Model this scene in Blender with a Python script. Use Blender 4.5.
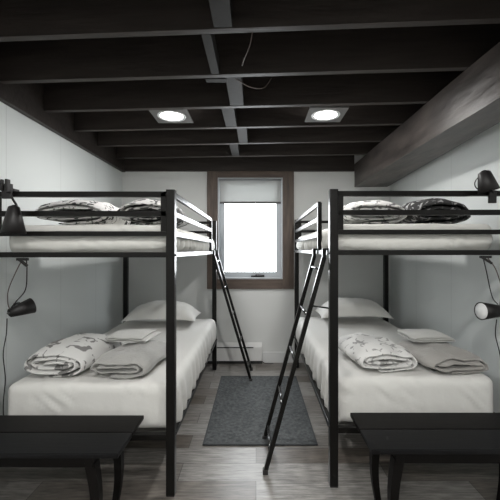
import bpy, bmesh, math, random
from mathutils import Vector, Matrix, noise

for o in list(bpy.data.objects):
    bpy.data.objects.remove(o)
S = bpy.context.scene
C = S.collection
random.seed(7)

# ------------------------------------------------------------------ camera, sky, light, exposure
EYE = 1.326
cam = bpy.data.objects.new('camera', bpy.data.cameras.new('camera'))
C.objects.link(cam)
cam.location = (0, 0, EYE)
cam.rotation_euler = (math.pi / 2, 0, 0)
cam.data.sensor_width = 36
cam.data.lens = 345 / 500 * 36
cam.data.shift_x = -0.012
cam.data.clip_start = 0.02
S.camera = cam
S.view_settings.view_transform = 'Standard'
S.view_settings.look = 'None'
S.view_settings.gamma = 1
S.view_settings.use_curve_mapping = False
S.view_settings.exposure = 0.0
W = bpy.data.worlds.new('sky'); S.world = W; W.use_nodes = True
W.node_tree.nodes['Background'].inputs[0].default_value = (0.93, 0.97, 1.0, 1)
W.node_tree.nodes['Background'].inputs[1].default_value = 14.0
LAMP_W = 13.0
FILL_W = 14.0  # power of the added fill lights out of view
LAMP_COL = (1.0, 0.985, 0.96)
# window opening in the far wall doubles as a sampling portal for the sky
pd = bpy.data.lights.new('window_portal', 'AREA'); pd.shape = 'RECTANGLE'; pd.size = 0.76; pd.size_y = 1.18
pd.cycles.is_portal = True
po = bpy.data.objects.new('window_portal', pd); C.objects.link(po)
po.location = (-0.067, 4.19, 1.58); po.rotation_euler = (-math.pi / 2, 0, 0)


# ------------------------------------------------------------------ materials
def mat(name, col, rough=0.6, bump=0.0, bscale=40, metal=0.0, spec=0.5, sheen=0, coat=0, var=0.0, vscale=5, stretch=(1, 1, 1)):
    m = bpy.data.materials.new(name); m.use_nodes = True
    nt = m.node_tree; b = nt.nodes['Principled BSDF']
    b.inputs['Base Color'].default_value = (*col, 1)
    b.inputs['Roughness'].default_value = rough
    b.inputs['Metallic'].default_value = metal
    b.inputs['Specular IOR Level'].default_value = spec
    if sheen: b.inputs['Sheen Weight'].default_value = sheen
    if coat:
        b.inputs['Coat Weight'].default_value = coat; b.inputs['Coat Roughness'].default_value = 0.2
    tc = nt.nodes.new('ShaderNodeTexCoord'); mp = nt.nodes.new('ShaderNodeMapping')
    mp.inputs['Scale'].default_value = stretch
    nt.links.new(tc.outputs['Object'], mp.inputs['Vector'])
    if var:
        n = nt.nodes.new('ShaderNodeTexNoise'); n.inputs['Scale'].default_value = vscale
        n.inputs['Detail'].default_value = 6
        nt.links.new(mp.outputs[0], n.inputs['Vector'])
        r = nt.nodes.new('ShaderNodeValToRGB')
        r.color_ramp.elements[0].position = 0.3; r.color_ramp.elements[1].position = 0.7
        r.color_ramp.elements[0].color = (*[c * (1 - var) for c in col], 1)
        r.color_ramp.elements[1].color = (*[min(1, c * (1 + var)) for c in col], 1)
        nt.links.new(n.outputs['Fac'], r.inputs[0]); nt.links.new(r.outputs[0], b.inputs['Base Color'])
    if bump:
        n = nt.nodes.new('ShaderNodeTexNoise'); n.inputs['Scale'].default_value = bscale
        n.inputs['Detail'].default_value = 4
        nt.links.new(mp.outputs[0], n.inputs['Vector'])
        u = nt.nodes.new('ShaderNodeBump'); u.inputs['Strength'].default_value = bump
        u.inputs['Distance'].default_value = 0.01
        nt.links.new(n.outputs['Fac'], u.inputs['Height']); nt.links.new(u.outputs[0], b.inputs['Normal'])
    return m


def emit(name, col, s):
    m = bpy.data.materials.new(name); m.use_nodes = True
    b = m.node_tree.nodes['Principled BSDF']
    b.inputs['Base Color'].default_value = (*col, 1)
    b.inputs['Emission Color'].default_value = (*col, 1); b.inputs['Emission Strength'].default_value = s
    return m


def wall_mat(name, axis):
    """painted sheet panelling: faint vertical butt joints every 1.22 m"""
    m = mat(name, (0.67, 0.70, 0.695), 0.55, 0.08, 120, var=0.025, vscale=2)
    nt = m.node_tree; b = nt.nodes['Principled BSDF']
    src = b.inputs['Base Color'].links[0].from_socket
    tc = nt.nodes.new('ShaderNodeTexCoord'); sp = nt.nodes.new('ShaderNodeSeparateXYZ')
    nt.links.new(tc.outputs['Object'], sp.inputs[0])
    a = nt.nodes.new('ShaderNodeMath'); a.operation = 'ADD'; a.inputs[1].default_value = 10.02
    nt.links.new(sp.outputs[axis], a.inputs[0])
    w = nt.nodes.new('ShaderNodeMath'); w.operation = 'MODULO'; w.inputs[1].default_value = 0.61
    nt.links.new(a.outputs[0], w.inputs[0])
    l = nt.nodes.new('ShaderNodeMath'); l.operation = 'LESS_THAN'; l.inputs[1].default_value = 0.005
    nt.links.new(w.outputs[0], l.inputs[0])
    f = nt.nodes.new('ShaderNodeMath'); f.operation = 'MULTIPLY'; f.inputs[1].default_value = 0.35
    nt.links.new(l.outputs[0], f.inputs[0])
    mx = nt.nodes.new('ShaderNodeMix'); mx.data_type = 'RGBA'
    nt.links.new(f.outputs[0], mx.inputs[0]); nt.links.new(src, mx.inputs[6])
    mx.inputs[7].default_value = (0.3, 0.31, 0.3, 1)
    nt.links.new(mx.outputs[2], b.inputs['Base Color'])
    return m


def plank_mat(name, c1, c2, seam, length, width, rough, streak=0.35, coat=0.0, rot=0.0, stretch=(2.2, 22, 1)):
    m = bpy.data.materials.new(name); m.use_nodes = True
    nt = m.node_tree; b = nt.nodes['Principled BSDF']
    b.inputs['Roughness'].default_value = rough
    if 'bench' in name: b.inputs['Specular IOR Level'].default_value = 0.15
    tc = nt.nodes.new('ShaderNodeTexCoord'); mp = nt.nodes.new('ShaderNodeMapping')
    mp.inputs['Rotation'].default_value = (0, 0, rot)
    nt.links.new(tc.outputs['Object'], mp.inputs['Vector'])
    br = nt.nodes.new('ShaderNodeTexBrick'); br.offset = 0.37
    br.inputs['Color1'].default_value = (*c1, 1); br.inputs['Color2'].default_value = (*c2, 1)
    br.inputs['Mortar'].default_value = (*seam, 1); br.inputs['Scale'].default_value = 1
    br.inputs['Mortar Size'].default_value = 0.0018; br.inputs['Brick Width'].default_value = length
    br.inputs['Row Height'].default_value = width; br.inputs['Bias'].default_value = 0.1
    nt.links.new(mp.outputs[0], br.inputs['Vector'])
    m2 = nt.nodes.new('ShaderNodeMapping'); m2.inputs['Scale'].default_value = stretch
    nt.links.new(mp.outputs[0], m2.inputs['Vector'])
    n = nt.nodes.new('ShaderNodeTexNoise'); n.inputs['Scale'].default_value = 3; n.inputs['Detail'].default_value = 9
    n.inputs['Roughness'].default_value = 0.68
    nt.links.new(m2.outputs[0], n.inputs['Vector'])
    r = nt.nodes.new('ShaderNodeMapRange'); r.inputs[1].default_value = 0.3; r.inputs[2].default_value = 0.7
    r.inputs[3].default_value = 1 - streak; r.inputs[4].default_value = 1 + streak
    nt.links.new(n.outputs['Fac'], r.inputs[0])
    mx = nt.nodes.new('ShaderNodeVectorMath'); mx.operation = 'MULTIPLY'
    nt.links.new(br.outputs['Color'], mx.inputs[0]); nt.links.new(r.outputs[0], mx.inputs[1])
    nt.links.new(mx.outputs[0], b.inputs['Base Color'])
    u = nt.nodes.new('ShaderNodeBump'); u.inputs['Strength'].default_value = 0.15; u.inputs['Distance'].default_value = 0.004
    nt.links.new(n.outputs['Fac'], u.inputs['Height']); nt.links.new(u.outputs[0], b.inputs['Normal'])
    if coat: b.inputs['Coat Weight'].default_value = coat
    return m


def pattern_mat(name, base, dark, scale, lo, hi, distort=0.0, lines=False, second=None):
    m = bpy.data.materials.new(name); m.use_nodes = True
    nt = m.node_tree; b = nt.nodes['Principled BSDF']; b.inputs['Roughness'].default_value = 0.9
    b.inputs['Specular IOR Level'].default_value = 0.15
    tc = nt.nodes.new('ShaderNodeTexCoord')
    if lines:
        n = nt.nodes.new('ShaderNodeTexWave'); n.inputs['Scale'].default_value = scale
        n.inputs['Distortion'].default_value = distort; n.inputs['Detail'].default_value = 3
        n.inputs['Detail Scale'].default_value = 1.6; n.bands_direction = 'DIAGONAL'
        out = n.outputs['Fac']
    else:
        n = nt.nodes.new('ShaderNodeTexNoise'); n.inputs['Scale'].default_value = scale
        n.inputs['Detail'].default_value = 2; n.inputs['Distortion'].default_value = distort
        out = n.outputs['Fac']
    nt.links.new(tc.outputs['Object'], n.inputs['Vector'])
    r = nt.nodes.new('ShaderNodeValToRGB')
    r.color_ramp.elements[0].position = lo; r.color_ramp.elements[1].position = hi
    r.color_ramp.elements[0].color = (*base, 1); r.color_ramp.elements[1].color = (*dark, 1)
    nt.links.new(out, r.inputs[0])
    col = r.outputs[0]
    if second:
        n2 = nt.nodes.new('ShaderNodeTexVoronoi'); n2.inputs['Scale'].default_value = scale * 1.6
        n2.feature = 'DISTANCE_TO_EDGE'
        nt.links.new(tc.outputs['Object'], n2.inputs['Vector'])
        r2 = nt.nodes.new('ShaderNodeValToRGB')
        r2.color_ramp.elements[0].position = 0.03; r2.color_ramp.elements[1].position = 0.08
        r2.color_ramp.elements[0].color = (*second, 1); r2.color_ramp.elements[1].color = (1, 1, 1, 1)
        nt.links.new(n2.outputs['Distance'], r2.inputs[0])
        mu = nt.nodes.new('ShaderNodeVectorMath'); mu.operation = 'MULTIPLY'
        nt.links.new(col, mu.inputs[0]); nt.links.new(r2.outputs[0], mu.inputs[1]); col = mu.outputs[0]
    nt.links.new(col, b.inputs['Base Color'])
    return m


M = {
    'wall_x': wall_mat('painted_wall_panel', 0), 'wall_y': wall_mat('painted_wall_panel_side', 1),
    'wall_plain': mat('painted_wall', (0.68, 0.69, 0.68), 0.6, 0.08, 120, var=0.02, vscale=2),
    'floor': plank_mat('grey_plank_floor', (0.30, 0.288, 0.272), (0.125, 0.108, 0.092), (0.045, 0.04, 0.037), 1.22, 0.165, 0.34, 0.65),
    'deck': plank_mat('dark_deck_boards', (0.045, 0.040, 0.036), (0.034, 0.031, 0.028), (0.004, 0.004, 0.004), 3, 0.14, 0.6, 0.3, rot=math.pi / 2),
    'joist': mat('black_stained_joist', (0.034, 0.028, 0.025), 0.5, 0.25, 9, var=0.25, vscale=4, stretch=(0.6, 6, 6), spec=0.25),
    'block': mat('grey_stained_blocking', (0.024, 0.0225, 0.021), 0.6, 0.15, 20, spec=0.15, var=0.2, vscale=6),
    'beam': mat('dark_hewn_beam', (0.060, 0.050, 0.045), 0.42, 0.6, 4, var=0.6, vscale=2.2, stretch=(4, 1.2, 4), spec=0.5),
    'trim': mat('walnut_brown_trim', (0.100, 0.073, 0.058), 0.55, 0.3, 14, var=0.35, vscale=5, stretch=(5, 5, 0.7)),
    'trim_h': mat('walnut_brown_trim_level', (0.100, 0.073, 0.058), 0.55, 0.3, 14, var=0.35, vscale=5, stretch=(0.7, 5, 5)),
    'white': mat('white_painted_wood', (0.72, 0.73, 0.73), 0.4, 0.03, 60),
    'vinyl': mat('white_window_vinyl', (0.42, 0.44, 0.46), 0.35, 0.02, 60),
    'heater': mat('white_enamel', (0.74, 0.74, 0.73), 0.35, 0.02, 60),
    'slot': mat('dark_heater_gaps', (0.02, 0.02, 0.02), 0.7),
    'metal': mat('black_powder_coat', (0.0045, 0.004, 0.0035), 0.28, 0.02, 300, spec=0.22),
    'rung': mat('glossy_black_powder_coat', (0.02, 0.02, 0.02), 0.22, 0.02, 300, spec=0.9),  # paler and glossier than the frame coat
    'sheet': mat('white_cotton_sheet', (0.69, 0.682, 0.655), 0.92, 0.12, 35, spec=0.1, sheen=0.15),
    'sheet_up': mat('cream_cotton_sheet', (0.66, 0.655, 0.62), 0.92, 0.2, 22, spec=0.1, sheen=0.15),
    'pillow': mat('pillowcase_cotton', (0.67, 0.665, 0.64), 0.92, 0.15, 14, spec=0.1, sheen=0.15),
    'blanket': mat('grey_plush_blanket', (0.37, 0.365, 0.35), 0.95, 0.4, 90, spec=0.05, sheen=0.35),
    'blanket_r': mat('taupe_plush_blanket', (0.36, 0.345, 0.325), 0.95, 0.4, 90, spec=0.05, sheen=0.35),
    'towel': mat('pale_terry_towel', (0.60, 0.595, 0.57), 0.95, 0.4, 180, spec=0.05, sheen=0.3),
    'rug': mat('slate_woven_rug', (0.10, 0.106, 0.109), 0.95, 0.9, 60, spec=0.1, var=0.35, vscale=45),
    'rug_edge': mat('slate_rug_binding', (0.065, 0.07, 0.074), 0.9, 0.2, 90),
    'bench': plank_mat('espresso_bench_wood', (0.0045, 0.0036, 0.0032), (0.0035, 0.003, 0.0027), (0.002, 0.002, 0.002), 4, 4, 0.5, 0.25),
    'bench_b': plank_mat('espresso_bench_wood_blue_sheen', (0.007, 0.007, 0.0075), (0.006, 0.006, 0.0065), (0.002, 0.002, 0.002), 4, 4, 0.42, 0.2),  # bluish reflection on the front board is put into its colour
    'lamp': mat('black_lamp_enamel', (0.008, 0.0065, 0.0065), 0.5, 0.02, 90),
    'lens': mat('frosted_lamp_lens', (0.93, 0.93, 0.93), 0.5),
    'cord': mat('black_cord', (0.02, 0.018, 0.018), 0.5),
    'cord_l': mat('brown_cord', (0.12, 0.09, 0.08), 0.5),
    'plate': mat('grey_light_plate', (0.10, 0.098, 0.095), 0.5, 0.05, 30),
    'glow': emit('lit_diffuser', (1.0, 0.985, 0.96), 14),
    'shade': None,
    'duvet': pattern_mat('white_duvet_with_grey_bears', (0.68, 0.675, 0.66), (0.22, 0.215, 0.21), 15, 0.555, 0.59, 0.9),
    'duvet_r': pattern_mat('white_duvet_with_pale_leaves', (0.70, 0.695, 0.68), (0.34, 0.335, 0.33), 17, 0.56, 0.60, 1.2),
    'duvet_up': pattern_mat('white_duvet_black_branches', (0.66, 0.655, 0.645), (0.03, 0.03, 0.03), 12, 0.55, 0.59, 2.6),
    'duvet_up_b': pattern_mat('white_duvet_charcoal_branches', (0.58, 0.575, 0.565), (0.035, 0.035, 0.035), 10, 0.49, 0.55, 2.2),
    'duvet_up_c': pattern_mat('white_duvet_thin_grey_branches', (0.68, 0.675, 0.66), (0.12, 0.12, 0.12), 13, 0.55, 0.60, 1.8),
    'duvet_dark': pattern_mat('charcoal_duvet_white_marks', (0.045, 0.045, 0.045), (0.40, 0.40, 0.40), 16, 0.54, 0.60, 1.8),
}
# translucent roller shade
m = bpy.data.materials.new('white_roller_fabric'); m.use_nodes = True
nt = m.node_tree; pb = nt.nodes['Principled BSDF']; pb.inputs['Base Color'].default_value = (0.75, 0.76, 0.75, 1)
tr = nt.nodes.new('ShaderNodeBsdfTranslucent'); tr.inputs[0].default_value = (0.30, 0.305, 0.30, 1)
mx = nt.nodes.new('ShaderNodeMixShader'); mx.inputs[0].default_value = 0.55
nt.links.new(pb.outputs[0], mx.inputs[1]); nt.links.new(tr.outputs[0], mx.inputs[2])
nt.links.new(mx.outputs[0], nt.nodes['Material Output'].inputs[0]); M['shade'] = m
# clear window glass
m = bpy.data.materials.new('window_glass'); m.use_nodes = True
nt = m.node_tree; nt.nodes.remove(nt.nodes['Principled BSDF'])
tr = nt.nodes.new('ShaderNodeBsdfTransparent'); gl = nt.nodes.new('ShaderNodeBsdfGlossy'); gl.inputs['Roughness'].default_value = 0.02
mx = nt.nodes.new('ShaderNodeMixShader'); mx.inputs[0].default_value = 0.06
nt.links.new(tr.outputs[0], mx.inputs[1]); nt.links.new(gl.outputs[0], mx.inputs[2])
nt.links.new(mx.outputs[0], nt.nodes['Material Output'].inputs[0]); M['glass'] = m


# ------------------------------------------------------------------ mesh helpers
class MB:
    """collects shapes in scene coordinates; build() links them as one mesh object"""
    def __init__(self): self.bm = bmesh.new()

    def hexa(self, pts, bev=0.0):
        b2 = bmesh.new()
        v = [b2.verts.new(p) for p in pts]
        for f in ((0, 3, 2, 1), (4, 5, 6, 7), (0, 1, 5, 4), (1, 2, 6, 5), (2, 3, 7, 6), (3, 0, 4, 7)):
            b2.faces.new([v[i] for i in f])
        if bev:
            bmesh.ops.bevel(b2, geom=list(b2.edges), offset=bev, segments=2, affect='EDGES', profile=0.6)
        bmesh.ops.recalc_face_normals(b2, faces=b2.faces)
        me = bpy.data.meshes.new('t'); b2.to_mesh(me); b2.free(); self.bm.from_mesh(me); bpy.data.meshes.remove(me)
        return self

    def box(self, x0, x1, y0, y1, z0, z1, bev=0.0):
        x0, x1 = min(x0, x1), max(x0, x1); y0, y1 = min(y0, y1), max(y0, y1)
        return self.hexa([(x0, y0, z0), (x1, y0, z0), (x1, y1, z0), (x0, y1, z0),
                          (x0, y0, z1), (x1, y0, z1), (x1, y1, z1), (x0, y1, z1)], bev)

    def bar(self, a, b, w, h, bev=0.002, up=(0, 0, 1)):
        a = Vector(a); b = Vector(b); d = (b - a).normalized(); u = Vector(up)
        s = d.cross(u)
        if s.length < 1e-4: s = d.cross(Vector((1, 0, 0)))
        s.normalize(); u = s.cross(d).normalized()
        s *= w / 2; u *= h / 2
        return self.hexa([a - s - u, a + s - u, b + s - u, b - s - u, a - s + u, a + s + u, b + s + u, b - s + u], bev)

    def tube(self, pts, r, n=10, smooth=True):
        P = [Vector(p) for p in pts]
        if smooth and len(P) > 2:
            Q = []
            for i in range(len(P) - 1):
                p0 = P[max(i - 1, 0)]; p1 = P[i]; p2 = P[i + 1]; p3 = P[min(i + 2, len(P) - 1)]
                for k in range(6):
                    t = k / 6
                    Q.append(0.5 * ((2 * p1) + (p2 - p0) * t + (2 * p0 - 5 * p1 + 4 * p2 - p3) * t * t + (3 * p1 - p0 - 3 * p2 + p3) * t ** 3))
            Q.append(P[-1]); P = Q
        rings = []; ref = Vector((0.31, 0.21, 0.93))
        for i, p in enumerate(P):
            d = (P[min(i + 1, len(P) - 1)] - P[max(i - 1, 0)]).normalized()
            s = d.cross(ref).normalized(); u = s.cross(d)
            rr = r[min(i, len(r) - 1)] if isinstance(r, (list, tuple)) else r
            rings.append([self.bm.verts.new(p + (s * math.cos(a) + u * math.sin(a)) * rr) for a in [2 * math.pi * k / n for k in range(n)]])
        for i in range(len(rings) - 1):
            for k in range(n):
                self.bm.faces.new([rings[i][k], rings[i][(k + 1) % n], rings[i + 1][(k + 1) % n], rings[i + 1][k]])
        self.bm.faces.new(rings[0][::-1]); self.bm.faces.new(rings[-1])
        return self

    def lathe(self, o, axis, prof, n=32):
        """prof = [(distance along axis, radius)]"""
        o = Vector(o); d = Vector(axis).normalized(); ref = Vector((0, 0, 1)) if abs(d.z) < 0.9 else Vector((0, 1, 0))
        s = d.cross(ref).normalized(); u = s.cross(d); rings = []
        for t, r in prof:
            if r < 1e-5: rings.append([self.bm.verts.new(o + d * t)])
            else: rings.append([self.bm.verts.new(o + d * t + (s * math.cos(a) + u * math.sin(a)) * r) for a in [2 * math.pi * k / n for k in range(n)]])
        for i in range(len(rings) - 1):
            A, B = rings[i], rings[i + 1]
            for k in range(n):
                q = [A[k % len(A)], A[(k + 1) % len(A)], B[(k + 1) % len(B)], B[k % len(B)]]
                q = list(dict.fromkeys(q))
                if len(q) > 2: self.bm.faces.new(q)
        return self

    def build(self, name, material, parent=None, smooth=False, origin=None):
        base = Vector(origin) if origin is not None else Vector((0, 0, 0))
        if parent is not None: base = world_loc(parent)
        me = bpy.data.meshes.new(name)
        bmesh.ops.recalc_face_normals(self.bm, faces=self.bm.faces)
        bmesh.ops.translate(self.bm, verts=self.bm.verts, vec=-base)
        self.bm.to_mesh(me); self.bm.free()
        if smooth:
            for p in me.polygons: p.use_smooth = True
        me.materials.append(material)
        o = bpy.data.objects.new(name, me); C.objects.link(o)
        if parent is not None: o.parent = parent
        elif origin is not None: o.location = base
        return o


def world_loc(o):
    v = Vector((0, 0, 0))
    while o: v += Vector(o.location); o = o.parent
    return v


def tag(o, label=None, cat=None, group=None, kind=None):
    if label: o['label'] = label
    if cat: o['category'] = cat
    if group: o['group'] = group
    if kind: o['kind'] = kind
    return o


def thing(name, label, cat, loc, group=None):
    o = bpy.data.objects.new(name, None); C.objects.link(o); o.location = loc; o.empty_display_size = 0.1
    return tag(o, label, cat, group)


def struct(name, mb, material, label=None, parent=None, smooth=False):
    o = mb.build(name, material, parent, smooth)
    if parent is None: tag(o, label or name.replace('_', ' '), 'room part', None, 'structure')
    return o


# ------------------------------------------------------------------ room shell
XL, XR, YF, YN, ZT = -1.58, 1.58, 4.07, -1.9, 2.60
struct('floor', MB().box(XL - .15, XR + .15, YN - .15, YF + .15, -0.06, 0), M['floor'], 'grey wood plank floor of the bunk room')
struct('ceiling', MB().box(XL - .15, XR + .15, YN - .15, YF + .15, ZT, ZT + 0.06), M['deck'], 'black ceiling boards above the open joists')
struct('wall_left', MB().box(XL - .12, XL, YN - .12, YF + .12, 0, ZT), M['wall_y'], 'pale panelled wall left of the room')
struct('wall_right', MB().box(XR, XR + .12, YN - .12, YF + .12, 0, ZT), M['wall_y'], 'pale panelled wall right of the room')
struct('wall_near', MB().box(XL, XR, YN - .12, YN, 0, ZT), M['wall_plain'], 'pale wall behind the viewer')
WX0, WX1, WZ0, WZ1 = -0.449, 0.314, 0.984, 2.175
w = MB()
w.box(XL, WX0, YF, YF + .12, 0, ZT); w.box(WX1, XR, YF, YF + .12, 0, ZT)
w.box(WX0, WX1, YF, YF + .12, 0, WZ0); w.box(WX0, WX1, YF, YF + .12, WZ1, ZT)
struct('wall_far', w, M['wall_plain'], 'pale wall holding the window')
# baseboards
struct('baseboard_far', MB().box(0.075, XR - .016, YF - .014, YF, 0, 0.125, .003), M['white'], 'white baseboard under the window')
struct('baseboard_left', MB().box(XL, XL + .014, YN, YF - .08, 0, 0.125, .003), M['white'], 'white baseboard on left wall')
struct('baseboard_right', MB().box(XR - .014, XR, YN, YF, 0, 0.125, .003), M['white'], 'white baseboard on right wall')
# ledger boards carrying the joists
ZJ = 2.337
struct('trim_1', MB().box(XL, XL + .04, YN, YF, 2.243, ZT, .003), M['joist'], 'dark ledger board along the top of left wall')
struct('trim_2', MB().box(XL + .04, 1.15, YF - .04, YF, 2.25, ZT, .003), M['joist'], 'dark header board above the window wall')

# window
wn = MB()
wn.box(-0.575, WX0, YF - .028, YF, 0.868, 2.25, .004); wn.box(WX1, 0.445, YF - .028, YF, 0.868, 2.25, .004)
tv = wn.build('window_1', M['trim']); tag(tv, 'brown wood framed window on far wall', 'window', None, 'structure')
t2 = MB(); t2.box(WX0, WX1, YF - .028, YF, 0.868, WZ0, .004); t2.box(WX0, WX1, YF - .028, YF, WZ1, 2.25, .004)
t2.build('window_trim', M['trim_h'], tv)
jm = MB()
jm.box(WX0, WX0 + .012, YF - .02, YF + .12, WZ0, WZ1); jm.box(WX1 - .012, WX1, YF - .02, YF + .12, WZ0, WZ1)
jm.box(WX0 + .012, WX1 - .012, YF - .02, YF + .12, WZ1 - .012, WZ1)
jm.box(WX0 + .012, WX1 - .012, YF - .02, YF + .12, WZ0, WZ0 + .02, .003)
jm.build('window_jamb', M['vinyl'], tv)
sa = MB(); y0, y1 = YF + .045, YF + .085; a0, a1, b0, b1 = WX0 + .012, WX1 - .012, WZ0 + .02, WZ1 - .012
sa.box(a0, a0 + .062, y0, y1, b0, b1, .004); sa.box(a1 - .062, a1, y0, y1, b0, b1, .004)
sa.box(a0 + .062, a1 - .062, y0, y1, b0, b0 + .062, .004); sa.box(a0 + .062, a1 - .062, y0, y1, b1 - .062, b1, .004)
sa.build('window_sash', M['vinyl'], tv)
MB().box(a0 + .062, a1 - .062, YF + .062, YF + .066, b0 + .062, b1 - .062).build('glass_pane', M['glass'], tv)
ck = MB(); ck.box(-0.06, 0.10, YF + .015, YF + .045, b0 + .002, b0 + .018, .004); ck.bar((0.0, YF + .01, b0 + .03), (0.10, YF + .005, b0 + .024), .012, .008)
ck.bar((0.0, YF + .03, b0 + .015), (0.0, YF + .01, b0 + .03), .012, .012)
ck.build('window_crank', M['block'], tv)
# roller shade
sh = thing('roller_shade', 'short white roller shade pulled down over top of window', 'window shade', (-0.067, YF, 2.15))
MB().tube([(WX0 + .02, YF + .02, 2.145), (WX1 - .02, YF + .02, 2.145)], 0.016, 16, False).build('shade_roller', M['vinyl'], sh, True)
MB().box(WX0 + .022, WX1 - .022, YF + .004, YF + .0055, 1.892, 2.145).build('shade_fabric', M['shade'], sh)
MB().box(WX0 + .02, WX1 - .02, YF - .002, YF + .012, 1.872, 1.896, .003).build('shade_bar', M['plate'], sh)

# joists: lie a few degrees off square to the room
tj = math.tan(0.058)
JY = [-1.69, -1.28, -0.87, -0.46, -0.05, 0.36, 0.77, 1.18, 1.585, 1.995, 2.435, 2.845, 3.275, 3.72]
joist0 = None
lab = {1.585: 'nearest black ceiling joist in view', 1.995: 'second nearest black ceiling joist', 2.435: 'black ceiling joist just in front of both ceiling lights',
       2.845: 'black ceiling joist just beyond both ceiling lights', 3.275: 'second black ceiling joist from the window wall', 3.72: 'farthest black ceiling joist, closest to window wall'}
for y in JY:
    if y + 0.1 < 1.1: w = MB()
    w = MB()
    def jy(x, off): return y + off - tj * x
    xa, xb = XL + .041, XR
    w.hexa([(xa, jy(xa, -.019), ZJ), (xb, jy(xb, -.019), ZJ), (xb, jy(xb, .019), ZJ), (xa, jy(xa, .019), ZJ),
            (xa, jy(xa, -.019), ZT), (xb, jy(xb, -.019), ZT), (xb, jy(xb, .019), ZT), (xa, jy(xa, .019), ZT)], .002)
    o = w.build('ceiling_joist', M['joist'], origin=(0, y, ZJ))
    tag(o, lab.get(y, 'black ceiling joist behind the viewer'), 'joist', 'open ceiling joists' if y in lab else 'ceiling joists behind the viewer')
# blocking between joists
BL = [(-.150, .085, 1.18, 1.585, 'wide dark blocking board nearest the viewer, in front of first joist'),
      (-.235, .046, 1.585, 1.995, 'narrow paler blocking board between the two nearest joists'),
      (-.133, .095, 1.995, 2.435, 'blocking board just before the joist in front of ceiling lights'),
      (-.203, .090, 2.435, 2.845, 'blocking board level with the ceiling lights'),
      (-.120, .084, 2.845, 3.275, 'blocking board in the bay just beyond the ceiling lights'),
      (-.217, .080, 3.275, 3.72, 'farthest blocking board, closest to the window wall')]
for x, wd, ya, yb, l in BL:
    g = -tj * x
    o = MB().box(x - wd / 2, x + wd / 2, ya + g + .022, yb + g - .022, ZJ + .002, ZJ + .09, .002).build('ceiling_blocking', M['block'], origin=(x, ya, ZJ))
    tag(o, l, 'blocking board', 'blocking boards between the joists')
o = MB().box(-.30, -.17, 2.04, 2.085, ZJ + .0, ZJ + .03, .002).build('wood_scrap', M['block'], origin=(-.24, 2.06, ZJ))
tag(o, 'short wood cleat nailed under ceiling behind second joist', 'cleat')
# loose ceiling cable
o = MB().tube([(-.015, 1.60, 2.345), (-.03, 1.66, 2.31), (-.06, 1.76, 2.30), (-.075, 1.86, 2.32), (-.07, 1.93, 2.40)], 0.0025, 6).build('ceiling_cable', M['cord_l'], smooth=True)
tag(o, 'thin cable drooping from nearest ceiling joist by the middle', 'cable')
o = MB().tube([(-.16, 2.02, 2.35), (-.1, 2.06, 2.335), (-.03, 2.14, 2.335), (.05, 2.22, 2.37), (0.1, 2.26, 2.45)], 0.0025, 6).build('ceiling_cable', M['cord_l'], smooth=True)
tag(o, 'thin cable curling behind second ceiling joist near middle', 'cable')

# heavy beam along the right wall
bm_ = MB(); pf = [(1.160, 2.069), (1.545, 2.069), (1.545, ZJ), (1.160, ZJ)]; pn = [(1.185, 2.069), (1.38, 2.069), (1.38, ZJ), (1.185, ZJ)]
nS = 60; rows = []
for i in range(nS + 1):
    t = i / nS; y = YN + (YF - YN) * t
    # width grows towards the window wall beyond the viewer
    k = min(1, max(0, (y - 1.6) / (YF - 1.6)))
    x0 = 1.185 + (1.160 - 1.185) * k; x1 = 1.395 + (1.545 - 1.395) * k
    loop = []
    for (cx, cz) in [(x0, 2.069), ((x0 + x1) / 2, 2.069), (x1, 2.069), (x1, 2.2), (x1, ZJ), ((x0 + x1) / 2, ZJ), (x0, ZJ), (x0, 2.25), (x0, 2.15)]:
        d = noise.noise(Vector((cx * 3, y * 2.2, cz * 3))) * 0.007
        edge = (cx in (x0, x1)) and cz == 2.069
        loop.append(bm_.bm.verts.new((cx + d * (1 if cx > x0 else -1), y, (cz + d * .4 if cz < ZJ - .01 else cz))))
    rows.append(loop)
for i in range(nS):
    n = len(rows[0])
    for k in range(n):
        bm_.bm.faces.new([rows[i][k], rows[i][(k + 1) % n], rows[i + 1][(k + 1) % n], rows[i + 1][k]])
bm_.bm.faces.new(rows[0]); bm_.bm.faces.new(rows[-1][::-1])
o = bm_.build('ceiling_beam', M['beam'], origin=(1.3, 1, 2.07)); tag(o, 'massive rough dark timber beam under the joists along right wall', 'beam')


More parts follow.
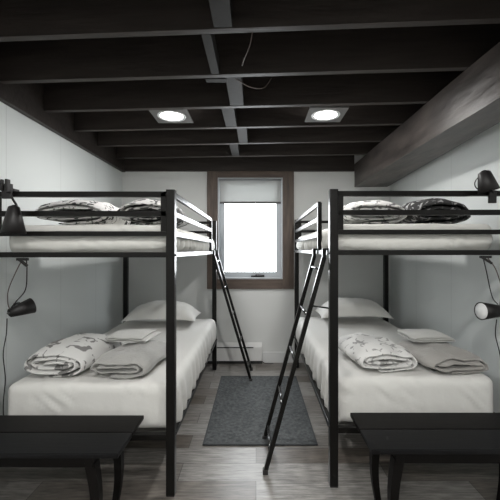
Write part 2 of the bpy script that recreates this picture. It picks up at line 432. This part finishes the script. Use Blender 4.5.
# ceiling lights
def downlight(x, y, label, watts):
    t = thing('ceiling_light', label, 'ceiling light', (x, y, ZJ), 'square recessed ceiling lights')
    pl = MB(); r = 0.098; z0, z1 = ZJ + .004, ZJ + .014; n = 40; B = pl.bm
    inner = []; outer = []
    for k in range(n):
        a = 2 * math.pi * k / n + math.pi / 4; c, s = math.cos(a), math.sin(a); q = 0.14 / max(abs(c), abs(s))
        inner.append((x + r * c, y + r * s)); outer.append((x + q * c, y + q * s))
    vi0 = [B.verts.new((*p, z0)) for p in inner]; vo0 = [B.verts.new((*p, z0)) for p in outer]
    vi1 = [B.verts.new((*p, z1 + .02)) for p in inner]; vo1 = [B.verts.new((*p, z1)) for p in outer]
    for k in range(n):
        j = (k + 1) % n
        B.faces.new([vi0[k], vi0[j], vo0[j], vo0[k]]); B.faces.new([vo0[k], vo0[j], vo1[j], vo1[k]])
        B.faces.new([vi0[k], vi1[k], vi1[j], vi0[j]]); B.faces.new([vo1[k], vo1[j], vi1[j], vi1[k]])
    pl.build('light_plate', M['plate'], t)
    MB().lathe((x, y, z0 - .003), (0, 0, 1), [(.004, .085), (0, .09), (0, .105), (.004, .108), (.01, .104), (.02, .088)], 40).build('light_ring', M['white'], t, True)
    MB().lathe((x, y, z0 + .001), (0, 0, 1), [(0, 0), (0, .05), (.002, .088), (.012, .088), (.012, 0)], 40).build('diffuser', M['glow'], t, True)
    L = bpy.data.lights.new('lamp_glow', 'AREA'); L.shape = 'DISK'; L.size = 0.17; L.energy = watts; L.color = LAMP_COL
    lo = bpy.data.objects.new('lamp_glow', L); C.objects.link(lo); lo.parent = t; lo.location = (0, 0, -.004)
    return t


downlight(-0.64, 2.62, 'lit square recessed ceiling light above the left bunk', LAMP_W)
downlight(0.525, 2.60, 'lit square recessed ceiling light above the right bunk', LAMP_W)
downlight(-0.64, 0.72, 'added ceiling fill light overhead, out of view, left', FILL_W)  # added pair outside the view, brightens the bed fronts
downlight(0.525, 0.68, 'added ceiling fill light overhead, out of view, right', FILL_W)

downlight(-0.64, -1.02, 'added rearmost ceiling fill light behind the viewer, left', FILL_W * 1.9)  # added rear pair, fill for bed fronts and walls under the bunks
downlight(0.525, -1.08, 'added rearmost ceiling fill light behind the viewer, right', FILL_W * 1.9)

# baseboard heater
h = thing('baseboard_heater', 'white electric baseboard heater under left side of window', 'heater', (-0.5, YF - .03, 0))
hb = MB(); HX0, HX1 = -1.25, 0.07
hb.hexa([(HX0, YF - .06, .035), (HX1, YF - .06, .035), (HX1, YF, .035), (HX0, YF, .035), (HX0, YF - .06, .20), (HX1, YF - .06, .20), (HX1, YF, .238), (HX0, YF, .238)], .003)
hb.build('heater_body', M['heater'], h)
MB().box(HX0 + .08, HX1 - .10, YF - .063, YF - .058, .186, .197).build('heater_slot', M['slot'], h)
MB().box(HX1 - .09, HX1 - .005, YF - .066, YF - .06, .042, .195, .002).build('end_cap', M['heater'], h)
MB().box(HX0, HX1, YF - .05, YF - .002, 0, .035).build('heater_gap_shade', M['slot'], h)  # dark strip standing in for the shaded gap under the heater
cb = MB().tube([(0.06, YF - .03, .03), (0.10, YF - .06, .012), (0.15, YF - .07, .008), (.2, YF - .055, .006)], .004, 6)
tag(cb.build('heater_cord', M['cord'], smooth=True), 'short dark cord on floor beside heater end', 'cord')

# rug
r = MB(); r.box(-.362, .418, 2.334, 3.60, 0.001, 0.011, .003)
ro = r.build('floor_rug', M['rug'], origin=(0, 3, 0)); tag(ro, 'slate grey rectangular rug on floor between the bunk beds', 'rug')
re = MB()
for a in ((-.362, .418, 2.334, 2.346), (-.362, .418, 3.588, 3.60), (-.362, -.35, 2.346, 3.588), (.406, .418, 2.346, 3.588)): re.box(*a, .002, .0125, .002)
re.build('rug_binding', M['rug_edge'], ro)

# ------------------------------------------------------------------ bunk beds
BD, PT = 2.0, 0.047


def bunk(sd, xa, ya, zs, ladder_v, gap, label, rot=0.0, BW=1.03):
    """sd: +1 extends to the right of aisle edge xa, -1 to the left"""
    base = Vector((xa + sd * BW / 2, ya + BD / 2, 0))
    t = thing('bunk_bed', label, 'bunk bed', base, 'black metal bunk beds')
    X = lambda u: xa + sd * u
    Z = lambda z: z * zs
    mt = M['metal']; h = PT / 2
    for (u, v) in ((0, 0), (BW - PT, 0), (0, BD - PT), (BW - PT, BD - PT)):
        o = MB().box(X(u), X(u + PT), ya + v, ya + v + PT, 0.006, Z(1.652), .004).build('post', mt, t)
        MB().box(X(u + .002), X(u + PT - .002), ya + v + .002, ya + v + PT - .002, 0, 0.0065, .001).build('foot_cap', M['cord'], o)
    rails = [(1.613, 1.642), (1.508, 1.537), (1.401, 1.427), (1.286, 1.314)]
    for name, v in (('foot_end_rail', 0.008), ('head_end_rail', BD - PT + .008)):
        for k, (a, b) in enumerate(rails):
            MB().box(X(PT), X(BW - PT), ya + v, ya + v + .03, Z(a), Z(b), .002).build(name, mt, t)
        for uu in (PT, BW - PT - .03):
            MB().box(X(uu), X(uu + .03), ya + v, ya + v + .03, Z(rails[2][1]), Z(1.642), .002).build('end_upright', mt, t)
    # aisle-side guard rails, leaving a gap for the ladder
    v0, v1 = gap
    for a, b in rails[:3]:
        MB().box(X(.004), X(.026), ya + v0, ya + v1, Z(a), Z(b), .002).build('guard_rail', mt, t)
    ve = v1 if v0 < .1 else v0
    MB().box(X(.002), X(.030), ya + ve - .012, ya + ve + .012, Z(1.29), Z(1.634), .002).build('guard_upright', mt, t)
    for nm, za, zb in (('upper_side_rail', 1.286, 1.314), ('lower_side_rail', .298, .330)):
        MB().box(X(.004), X(.032), ya + PT, ya + BD - PT, Z(za), Z(zb), .002).build(nm, mt, t)
        MB().box(X(BW - .032), X(BW - .004), ya + PT, ya + BD - PT, Z(za), Z(zb), .002).build(nm, mt, t)
    for v in (.008, BD - PT + .008):
        MB().box(X(PT), X(BW - PT), ya + v, ya + v + .03, Z(.298), Z(.330), .002).build('lower_end_rail', mt, t)
    for zb in (1.300, .3185):
        s = MB()
        for k in range(9):
            yy = ya + .15 + k * (BD - .3) / 8
            s.box(X(.032), X(BW - .032), yy - .016, yy + .016, Z(zb) - .012, Z(zb), .002)
        s.build('slat_deck', mt, t)
    # bolts on the aisle faces of the posts
    for v in (PT / 2, BD - PT / 2):
        for zz in (1.298, .33):
            MB().lathe((X(0), ya + v, Z(zz)), (-sd, 0, 0), [(0, .007), (.004, .007), (.006, .004), (.006, 0)], 12).build('bolt', M['rung'], t, True)
    # ladder
    va, vb = ladder_v
    top = X(.001); foot = X(-.385 if sd < 0 else -.358)
    ld = MB()
    for v in (va, vb):
        yy = ya + v
        ld.bar((foot, yy, .012), (top - sd * .012, yy, Z(1.27)), .026, .026, .003)
        ld.bar((top - sd * .012, yy, Z(1.262)), (top - sd * .012, yy, Z(1.325)), .026, .022, .003)
        ld.box(X(-.012), X(.030), yy - .013, yy + .013, Z(1.313), Z(1.325), .002)
    L = ld.build('ladder', mt, t)
    for k in range(5):
        z = .11 + k * .275
        x = foot + (top - sd * .012 - foot) * (z - .012) / (1.27 * zs - .012)
        MB().tube([(x, ya + va + .012, z), (x, ya + vb - .012, z)], .0095, 12, False).build('rung', M['rung'], L, True)
    for v in (va, vb):
        MB().box(foot - .016, foot + .016, ya + v - .016, ya + v + .016, 0, .03, .004).build('foot_cap', M['cord'], L)
    z = .995; x = foot + (top - foot) * (z / 1.27)
    if sd > 0:
        MB().bar((x, ya + va, z), (X(0.02), ya + PT / 2, z), .012, .008).build('brace', mt, L)
    t.rotation_euler.z = rot
    return t


LA, LY = -0.437, 1.87
RA, RY = 0.424, 1.935
bunk(-1, LA, LY - .02, 1.0, (1.63, 1.95), (PT, 1.59), 'black metal bunk bed on the left, ladder at its window end')
bunk(1, RA, RY - .02, 1.009, (.12, .49), (.43, BD - PT), 'black metal bunk bed on the right, ladder at its near end', -0.012, 1.05)


# ------------------------------------------------------------------ soft things
def soft_box(x0, x1, y0, y1, z0, z1, r, step, fn, rz=None):
    """rounded, densely gridded box; fn(p, n) returns a displacement vector; rz = vertical rounding radius"""
    b = bmesh.new(); rz = rz or r
    L = (x1 - x0, y1 - y0, z1 - z0); N = [max(2, int(round(l / step))) for l in L]
    lo = (x0, y0, z0); vd = {}
    def vert(i, j, k):
        if (i, j, k) not in vd: vd[(i, j, k)] = b.verts.new((lo[0] + L[0] * i / N[0], lo[1] + L[1] * j / N[1], lo[2] + L[2] * k / N[2]))
        return vd[(i, j, k)]
    for k in (0, N[2]):
        for i in range(N[0]):
            for j in range(N[1]): b.faces.new([vert(i, j, k), vert(i + 1, j, k), vert(i + 1, j + 1, k), vert(i, j + 1, k)])
    for j in (0, N[1]):
        for i in range(N[0]):
            for k in range(N[2]): b.faces.new([vert(i, j, k), vert(i + 1, j, k), vert(i + 1, j, k + 1), vert(i, j, k + 1)])
    for i in (0, N[0]):
        for j in range(N[1]):
            for k in range(N[2]): b.faces.new([vert(i, j, k), vert(i, j + 1, k), vert(i, j + 1, k + 1), vert(i, j, k + 1)])
    for v in b.verts:
        p = v.co
        c = Vector((min(max(p.x, x0 + r), x1 - r), min(max(p.y, y0 + r), y1 - r), min(max(p.z, z0 + rz), z1 - rz)))
        d = Vector(((p.x - c.x) / r, (p.y - c.y) / r, (p.z - c.z) / rz))
        if d.length > 1e-6:
            n = d.normalized(); q = c + Vector((n.x * r, n.y * r, n.z * rz))
        else:
            n = Vector((0, 0, 1)); q = p
        v.co = q + fn(q, n)
    mb = MB(); mb.bm.free(); mb.bm = b
    return mb


def mattress(x0, x1, y0, y1, z0, z1, aisle, material, label, lower, seed):
    """aisle = +1 if the aisle is on its +x side"""
    def fn(p, n):
        q = p + Vector((seed, seed * 2.3, 0))
        d = n * noise.noise(q * 4) * .004
        side = n.x * aisle
        t = (p.z - z0) / (z1 - z0)
        if side > .4:   # gathered sheet along the aisle
            d += Vector((aisle, 0, 0)) * ((1 - t) * (.017 * math.sin(p.y * 44 + 3 * noise.noise(q * 3) + 1.2 * t) + .018 * noise.noise(Vector((q.z * 5, q.y * 15, 1)))) + .012 * math.sin(math.pi * min(1, max(0, t))))
            if t < .15: d.z += .014 * math.sin(p.y * 37 + 2 * noise.noise(q * 6)) - (.004 if lower else 0)
        if n.y < -.4:   # front edge
            d.y += (1 - t) * (.006 * noise.noise(Vector((q.x * 17, q.z * 6, seed)))) + .012 * noise.noise(Vector((q.x * 30 + q.z * 30, q.z * 9, seed))) * (noise.noise(q * 4) > .05)
            if t < .2: d.z += .006 * noise.noise(Vector((q.x * 6, seed, 0)))
        if n.z > .7:
            d.z += .003 * noise.noise(Vector((q.x * 3, q.y * 3, 5))) + .002 * noise.noise(Vector((q.x * 14, q.y * 5, 9)))
        if not lower and n.y < -.4:
            e = min(1, (p.x - x0) / .25, (x1 - p.x) / .25)
            d.y += .016 * math.exp(-((t - .66) / .10) ** 2) - .012 * math.sin(math.pi * min(1, t / .6)) * (1 if t < .6 else 0) * e
            d.y += .006 * (1 - t) * math.sin(p.x * 95 + p.z * 60) * max(0, noise.noise(Vector((p.x * 5, seed, 3))) * 2.5)
            d.z += .022 * (1 - e) * (1 - t) ** 2
        if not lower and n.z < -.2 and n.y < .2:
            d.z += .006 * math.sin(p.x * 6)
        return d
    o = soft_box(x0, x1, y0, y1, z0, z1, .045, .016, fn, .045 if lower else .055).build('mattress', material, origin=((x0 + x1) / 2, (y0 + y1) / 2, z0), smooth=True)
    return tag(o, label, 'mattress', 'mattresses on the bunk beds')


mattress(-1.40, -.452, LY + .045, LY + 1.93, .320, .578, 1, M['sheet'], 'white sheeted lower mattress of the left bunk', True, 1)
mattress(-1.385, -.475, LY + .030, LY + 1.93, 1.304, 1.468, 1, M['sheet_up'], 'white sheeted upper mattress of the left bunk', False, 2)
mattress(.455, 1.380, RY + .045, RY + 1.92, .323, .588, -1, M['sheet'], 'white sheeted lower mattress of the right bunk', True, 3)
mattress(.464, 1.370, RY + .030, RY + 1.92, 1.315, 1.478, -1, M['sheet_up'], 'white sheeted upper mattress of the right bunk', False, 4)


def pillow(x, y, z, w, d, h, rot, label, seed):
    b = bmesh.new(); N = 40; top = {}; bot = {}
    for i in range(N + 1):
        for j in range(N + 1):
            u = -1 + 2 * i / N; v = -1 + 2 * j / N
            e = max(0, (1 - abs(u) ** 3.2)) ** .55 * max(0, (1 - abs(v) ** 2.6)) ** .6
            pin = 1 - .07 * (abs(u) ** 2) * (1 - abs(v) ** 2) * 0 - .10 * (1 - abs(u)) * abs(v) ** 4 * .5
            px = u * w / 2 * (1 - .05 * (1 - v * v) * abs(u) ** 4); py = v * d / 2 * (1 - .07 * (1 - u * u) * abs(v) ** 4)
            wr = .010 * noise.noise(Vector((px * 9 + seed, py * 9, 0))) + .006 * noise.noise(Vector((px * 22, py * 22, seed)))
            zt = h * .62 * e + wr * min(1, e * 2); zb = -h * .38 * min(1, e * 1.3)
            top[i, j] = b.verts.new((px, py, max(zt, zb + .002) + h * .38)); bot[i, j] = top[i, j] if (i in (0, N) or j in (0, N)) else b.verts.new((px, py, max(0, zb + h * .38)))
    for i in range(N):
        for j in range(N):
            b.faces.new([top[i, j], top[i + 1, j], top[i + 1, j + 1], top[i, j + 1]])
            q = list(dict.fromkeys([bot[i, j], bot[i, j + 1], bot[i + 1, j + 1], bot[i + 1, j]]))
            if len(q) > 2 and not all(a in top.values() for a in ()) and b.faces.get(q) is None: b.faces.new(q)
    for v in b.verts:   # ends droop onto the mattress
        v.co.z -= .25 * h * min(1, abs(v.co.x / (w / 2)) ** 3) * (v.co.z / h)
    bmesh.ops.rotate(b, verts=b.verts, matrix=Matrix.Rotation(rot, 3, 'Z'))
    bmesh.ops.translate(b, verts=b.verts, vec=(x, y, z))
    mb = MB(); mb.bm.free(); mb.bm = b
    return tag(mb.build('pillow', M['pillow'], origin=(x, y, z), smooth=True), label, 'pillow', 'pillows on the lower bunks')


pillow(-.935, 3.49, .582, .70, .46, .225, .03, 'white pillow at the window end of left lower bunk', 3)
pillow(.99, 3.56, .592, .70, .46, .235, -.03, 'white pillow at the window end of right lower bunk', 8)


def fold_path(kind, w, h, n, t):
    """2-D centre line (x across, z up) of a folded or rolled cloth"""
    P = []
    if kind == 'roll':
        turns = n; steps = int(40 * turns); a0 = w / 2 - t / 2; c0 = h / 2 - t / 2
        for i in range(steps + 1):
            q = i / steps; s = 1 - q * (1 - .12); a = -math.pi * .55 + q * turns * 2 * math.pi
            ax = (w - h) / 2 + (h / 2 - t / 2) * s; az = (h / 2 - t / 2) * s
            ax = (w / 2 - t / 2) - (1 - s) * (h / 2 - t / 2) * 1.15
            ca, sa_ = math.cos(a), math.sin(a)
            P.append(Vector((ax * math.copysign(abs(ca) ** .78, ca), h / 2 + az * math.copysign(abs(sa_) ** .72, sa_))))
    else:
        g = (h - t) / (n - 1); rr = g / 2
        for L in range(n):
            z = t / 2 + L * g; dirn = 1 if L % 2 == 0 else -1
            m = 14; ww = w / 2 - rr - t / 2 - .012 * (L % 3) * (w / .45)
            for k in range(m + 1):
                x = -ww + 2 * ww * k / m
                P.append(Vector((x * dirn, z)))
            if L < n - 1:
                for k in range(1, 7):
                    a = -math.pi / 2 + math.pi * k / 7
                    P.append(Vector((dirn * (ww + rr * math.cos(a) * 1.05), z + rr + rr * math.sin(a))))
    return P


def folded(name, kind, x, y, z, w, d, h, n, t, material, label, cat, group, seed, rot=0, amp=.008, lean=0.0, crown=0.0):
    P = fold_path(kind, w, h, n, t); NV = 26; b = bmesh.new(); A = []; Bv = []
    tang = [(P[min(i + 1, len(P) - 1)] - P[max(i - 1, 0)]).normalized() for i in range(len(P))]
    for i, p in enumerate(P):
        nrm = Vector((-tang[i].y, tang[i].x)); ra = []; rb = []
        endf = min(1, min(i, len(P) - 1 - i) / 3.0)
        layer_off = .018 * noise.noise(Vector((i * .035, seed, 0))) + .012 * noise.noise(Vector((i * .2, seed, 4)))
        for j in range(NV + 1):
            v = -1 + 2 * j / NV; vv = math.sin(v * math.pi / 2)  # denser at the hems
            edge = max(.12, (1 - abs(vv) ** 6)) ** .5
            hh = t / 2 * edge * (.45 + .55 * endf)
            yy = vv * (d / 2) + layer_off * (1 if vv < 0 else .7)
            rr = []
            for sgn in (1, -1):
                q2 = p + nrm * hh * sgn
                c = crown * (1 - vv * vv) * (q2.y / h) * (1 - min(1, abs(q2.x) / (w / 2)) ** 2)
                sag = 1 - .16 * abs(vv) ** 3 - .14 * (min(1, abs(q2.x) / (w / 2))) ** 3
                co = Vector((q2.x + lean * vv, yy, q2.y * sag + c))
                s3 = Vector((co.x * 11 + seed * 3.1, co.y * 9, co.z * 16))
                f = amp * (.35 + .65 * min(1, co.z / max(h, .01)))
                co.x += noise.noise(s3) * f; co.y += noise.noise(s3 + Vector((9, 3, 1))) * f
                co.z += noise.noise(s3 + Vector((2, 7, 5))) * f * .9 + noise.noise(s3 * 2.6) * f * .45
                co.z = max(co.z, .001)
                rr.append(b.verts.new(co))
            ra.append(rr[0]); rb.append(rr[1])
        A.append(ra); Bv.append(rb)
    nI = len(P)
    for i in range(nI - 1):
        for j in range(NV):
            b.faces.new([A[i][j], A[i + 1][j], A[i + 1][j + 1], A[i][j + 1]]); b.faces.new([Bv[i][j], Bv[i][j + 1], Bv[i + 1][j + 1], Bv[i + 1][j]])
        b.faces.new([A[i][0], Bv[i][0], Bv[i + 1][0], A[i + 1][0]]); b.faces.new([A[i][NV], A[i + 1][NV], Bv[i + 1][NV], Bv[i][NV]])
    for i in (0, nI - 1):
        for j in range(NV): b.faces.new([A[i][j], A[i][j + 1], Bv[i][j + 1], Bv[i][j]])
    bmesh.ops.rotate(b, verts=b.verts, matrix=Matrix.Rotation(rot, 3, 'Z'))
    bmesh.ops.translate(b, verts=b.verts, vec=(x, y, z))
    mb = MB(); mb.bm.free(); mb.bm = b
    o = mb.build(name, material, origin=(x, y, z), smooth=True)
    return tag(o, label, cat, group)


# left lower bunk
folded('rolled_duvet', 'roll', -1.155, 2.225, .579, .385, .46, .185, 2.6, .023, M['duvet'], 'rolled white duvet with grey animal print on left lower mattress', 'duvet', 'duvets on the lower bunks', 1, -.05, .012, .02, .02)
folded('folded_blanket', 'roll', -.775, 2.205, .579, .375, .44, .145, 1.75, .029, M['blanket'], 'folded plush grey blanket under a towel on left lower mattress', 'blanket', 'plush blankets on the lower bunks', 2, -.05, .021, .02, .008)
folded('folded_towel', 'fold', -.835, 2.36, .726, .29, .25, .040, 3, .011, M['towel'], 'folded pale towel on top of the grey blanket, left bunk', 'towel', 'folded towels on the blankets', 3, -.12, .006)
# right lower bunk
folded('folded_duvet', 'roll', .755, 2.29, .589, .39, .46, .155, 2.1, .025, M['duvet_r'], 'folded white duvet with pale grey leaf print on right lower mattress', 'duvet', 'duvets on the lower bunks', 4, .06, .018, -.02, .02)
folded('folded_blanket', 'roll', 1.165, 2.245, .589, .38, .44, .130, 1.8, .025, M['blanket_r'], 'folded plush taupe blanket under a towel on right lower mattress', 'blanket', 'plush blankets on the lower bunks', 5, .06, .025, -.02, .006)
folded('folded_towel', 'fold', 1.16, 2.38, .720, .29, .24, .045, 3, .013, M['towel'], 'folded pale towel on top of the taupe blanket, right bunk', 'towel', 'folded towels on the blankets', 6, .04, .006)
# upper bunks
folded('folded_duvet', 'roll', -1.13, 2.30, 1.471, .46, .50, .185, 2.2, .030, M['duvet_up'], 'folded white duvet with black branches, nearer the wall on left upper bunk', 'duvet', 'duvets on the upper bunks', 7, .04, .014, 0, .015)
folded('folded_duvet', 'roll', -.685, 2.33, 1.471, .38, .50, .190, 2.2, .030, M['duvet_up_b'], 'folded white duvet with charcoal branches, aisle side of left upper bunk', 'duvet', 'duvets on the upper bunks', 8, -.03, .014, 0, .015)
folded('folded_duvet', 'roll', .745, 2.40, 1.481, .42, .50, .180, 2.2, .030, M['duvet_up_c'], 'folded white duvet with thin grey branches, aisle side of right upper bunk', 'duvet', 'duvets on the upper bunks', 9, .04, .014, 0, .015)
folded('folded_duvet', 'roll', 1.160, 2.37, 1.481, .39, .46, .190, 2.2, .030, M['duvet_dark'], 'folded charcoal duvet with white marks on right upper bunk', 'duvet', 'duvets on the upper bunks', 10, -.02, .014, 0, .015)


# ------------------------------------------------------------------ benches
def bench(x0, x1, y0, y1, zt, label):
    t = thing('wood_bench', label, 'bench', ((x0 + x1) / 2, (y0 + y1) / 2, 0), 'dark wood benches')
    ym = (y0 + y1) / 2
    MB().box(x0, x1, ym + .0015, y1, zt - .022, zt, .005).build('top_board', M['bench'], t)
    MB().box(x0, x1, y0, ym - .0015, zt - .022, zt, .005).build('top_board', M['bench_b'], t)
    for s, xe in ((1, x0), (-1, x1)):
        xi = xe + s * .135
        MB().box(xi - .018, xi + .018, y0 + .02, y1 - .02, zt - .075, zt - .022, .004).build('cross_bar', M['bench'], t)
        for v, yy in ((-1, y0 + .05), (1, y1 - .05)):
            lg = MB(); pts = []
            n = 8
            for k in range(n):
                a = k / n; c = (k + 1) / n
                f = lambda q: Vector((xi - s * .022 * math.sin(q * math.pi), yy, (zt - .06) * (1 - q)))
                w0 = .046 - .018 * a; w1 = .046 - .018 * c
                A_, B_ = f(a), f(c)
                lg.hexa([(B_.x - w1 / 2, B_.y - w1 / 2, B_.z), (B_.x + w1 / 2, B_.y - w1 / 2, B_.z), (B_.x + w1 / 2, B_.y + w1 / 2, B_.z), (B_.x - w1 / 2, B_.y + w1 / 2, B_.z),
                         (A_.x - w0 / 2, A_.y - w0 / 2, A_.z), (A_.x + w0 / 2, A_.y - w0 / 2, A_.z), (A_.x + w0 / 2, A_.y + w0 / 2, A_.z), (A_.x - w0 / 2, A_.y + w0 / 2, A_.z)])
            lg.build('leg', M['bench'], t)
    for yy in (y0 + .04, y1 - .06):
        MB().box(x0 + .15, x1 - .15, yy, yy + .02, zt - .085, zt - .022, .003).build('apron', M['bench'], t)
    return t


bench(-1.50, -.594, 1.482, 1.832, .450, 'dark espresso wood bench at the foot of left bunk')
bench(.507, 1.42, 1.512, 1.862, .450, 'dark espresso wood bench at the foot of right bunk')


# ------------------------------------------------------------------ reading lamps
def shade_mesh(o, ax, L, r0, r1):
    ax = Vector(ax).normalized()
    return MB().lathe(o, ax, [(0, 0), (0, r0 * .7), (.006, r0), (L * .5, r0 + (r1 - r0) * .5), (L, r1), (L, r1 - .003), (L * .5, r0 + (r1 - r0) * .5 - .003), (.012, r0 - .004), (.012, 0)], 32)


def reading_lamp(label, o, ax, L, r0, r1, arm, clamp_box, recess=.012):
    o = Vector(o); ax = Vector(ax).normalized()
    t = thing('reading_lamp', label, 'reading lamp', o, 'black reading lamps on the bunks')
    sh = shade_mesh(o, ax, L, r0, r1).build('lamp_shade', M['lamp'], t, True)
    c = o + ax * (L - recess)
    MB().lathe(c, ax, [(-.002, 0), (-.002, r1 - .006), (.0, r1 - .006), (.004, 0)], 28).build('lamp_lens', M['lens'], sh, True)
    MB().lathe(o, -ax, [(-.002, r0 * .45), (.004, r0 * .4), (.006, r0 * .2), (.006, 0)], 20).build('pivot', M['rung'], t, True)
    MB().tube(arm, .006, 10).build('lamp_arm', M['lamp'], t, True)
    cl = MB()
    for bx in clamp_box: cl.box(*bx, .003)
    cl.build('clamp', M['lamp'], t)
    return t


# upper left: clipped over the top rail, shade hanging in front
o = (-1.25, 1.782, 1.553)
reading_lamp('black conical clip lamp hanging in front of left upper rails', o, (.0, -.03, -1), .140, .026, .057,
             [(-1.25, 1.785, 1.548), (-1.27, 1.83, 1.562), (-1.30, 1.842, 1.60), (-1.315, 1.842, 1.64)],
             [(-1.355, -1.305, 1.835, 1.855, 1.60, 1.68), (-1.355, -1.305, 1.856, 1.905, 1.644, 1.658), (-1.355, -1.338, 1.82, 1.835, 1.64, 1.70), (-1.320, -1.305, 1.81, 1.835, 1.63, 1.70)])
# upper right: tilted above the top rail
o = (1.235, 1.87, 1.752)
reading_lamp('black conical clip lamp standing above right upper rails', o, (.22, -.05, -1), .110, .030, .052,
             [(1.262, 1.885, 1.665), (1.285, 1.89, 1.66), (1.305, 1.90, 1.645), (1.305, 1.905, 1.63)],
             [(1.285, 1.325, 1.898, 1.914, 1.585, 1.655), (1.285, 1.325, 1.914, 1.965, 1.659, 1.671)])
# lower left: on the wall, pointing away
reading_lamp('black wall reading lamp beside left lower bunk, seen from behind', (-1.505, 2.10, .940), (.50, .80, .22), .135, .027, .050,
             [(-1.510, 2.10, .940), (-1.53, 2.16, .945), (-1.545, 2.24, .95), (-1.572, 2.27, .95)],
             [(-1.58, -1.568, 2.245, 2.295, .92, .98)])
# lower right: on the wall, lens towards the bed
reading_lamp('black wall reading lamp with white lens beside right lower bunk', (1.545, 2.16, .945), (-1, -.16, .02), .155, .034, .055,
             [(1.545, 2.16, .945), (1.56, 2.16, .943), (1.575, 2.16, .943)],
             [(1.568, 1.58, 2.13, 2.19, .912, .972)], .002)


def cord(label, pts, mt, r=.003, name='lamp_cord'):
    return tag(MB().tube(pts, r, 8).build(name, mt, smooth=True), label, 'cord')


cord('pale cord looping from left upper rail to lower wall lamp', [(-1.278, 1.895, 1.282), (-1.34, 1.93, 1.21), (-1.45, 2.02, 1.09), (-1.495, 2.08, 1.0), (-1.497, 2.095, .973)], M['cord_l'], .0028)
cord('dark cord hanging from left upper rail to lower wall lamp', [(-1.262, 1.895, 1.282), (-1.268, 1.91, 1.21), (-1.31, 1.96, 1.10), (-1.40, 2.02, 1.03), (-1.485, 2.09, .975)], M['cord'])
cord('dark cord running down left wall from lower wall lamp', [(-1.515, 2.10, .908), (-1.556, 2.15, .80), (-1.568, 2.14, .68), (-1.562, 2.15, .52), (-1.568, 2.14, .36), (-1.566, 2.15, .14)], M['cord'])
cord('dark cord looping at back of right upper lamp', [(1.255, 1.875, 1.745), (1.215, 1.88, 1.725), (1.195, 1.885, 1.69), (1.215, 1.89, 1.66), (1.28, 1.895, 1.65)], M['cord'])
cord('dark cord hanging from right upper rail to lower wall lamp', [(1.283, 1.95, 1.285), (1.31, 1.96, 1.20), (1.37, 2.02, 1.10), (1.43, 2.08, 1.03), (1.50, 2.14, .99)], M['cord'])
cord('pale cord beside the dark one under right upper rail', [(1.30, 1.94, 1.285), (1.36, 1.96, 1.22), (1.42, 2.0, 1.12), (1.47, 2.07, 1.05), (1.52, 2.15, .985)], M['cord_l'], .0028)
cord('dark cord trailing down right wall from lower wall lamp', [(1.50, 2.15, .893), (1.492, 2.15, .80), (1.515, 2.15, .70), (1.535, 2.15, .60), (1.56, 2.14, .45), (1.563, 2.15, .14)], M['cord'])
for label, x, y in (('black cord clip under left upper rail', -1.27, 1.868), ('black cord clip under right upper rail', 1.29, 1.93)):
    k = 1 if x > 0 else 0
    c = MB(); c.box(x - .03, x + .03, y + .0, y + .018, 1.268 + k * .012, 1.2825 + k * .0115, .002); c.bar((x - .02, y + .01, 1.275 + k * .01), (x + .03, y, 1.24 + k * .01), .014, .012)
    tag(c.build('cord_clip', M['lamp'], origin=(x, y, 1.27)), label, 'clip', 'cord clips')
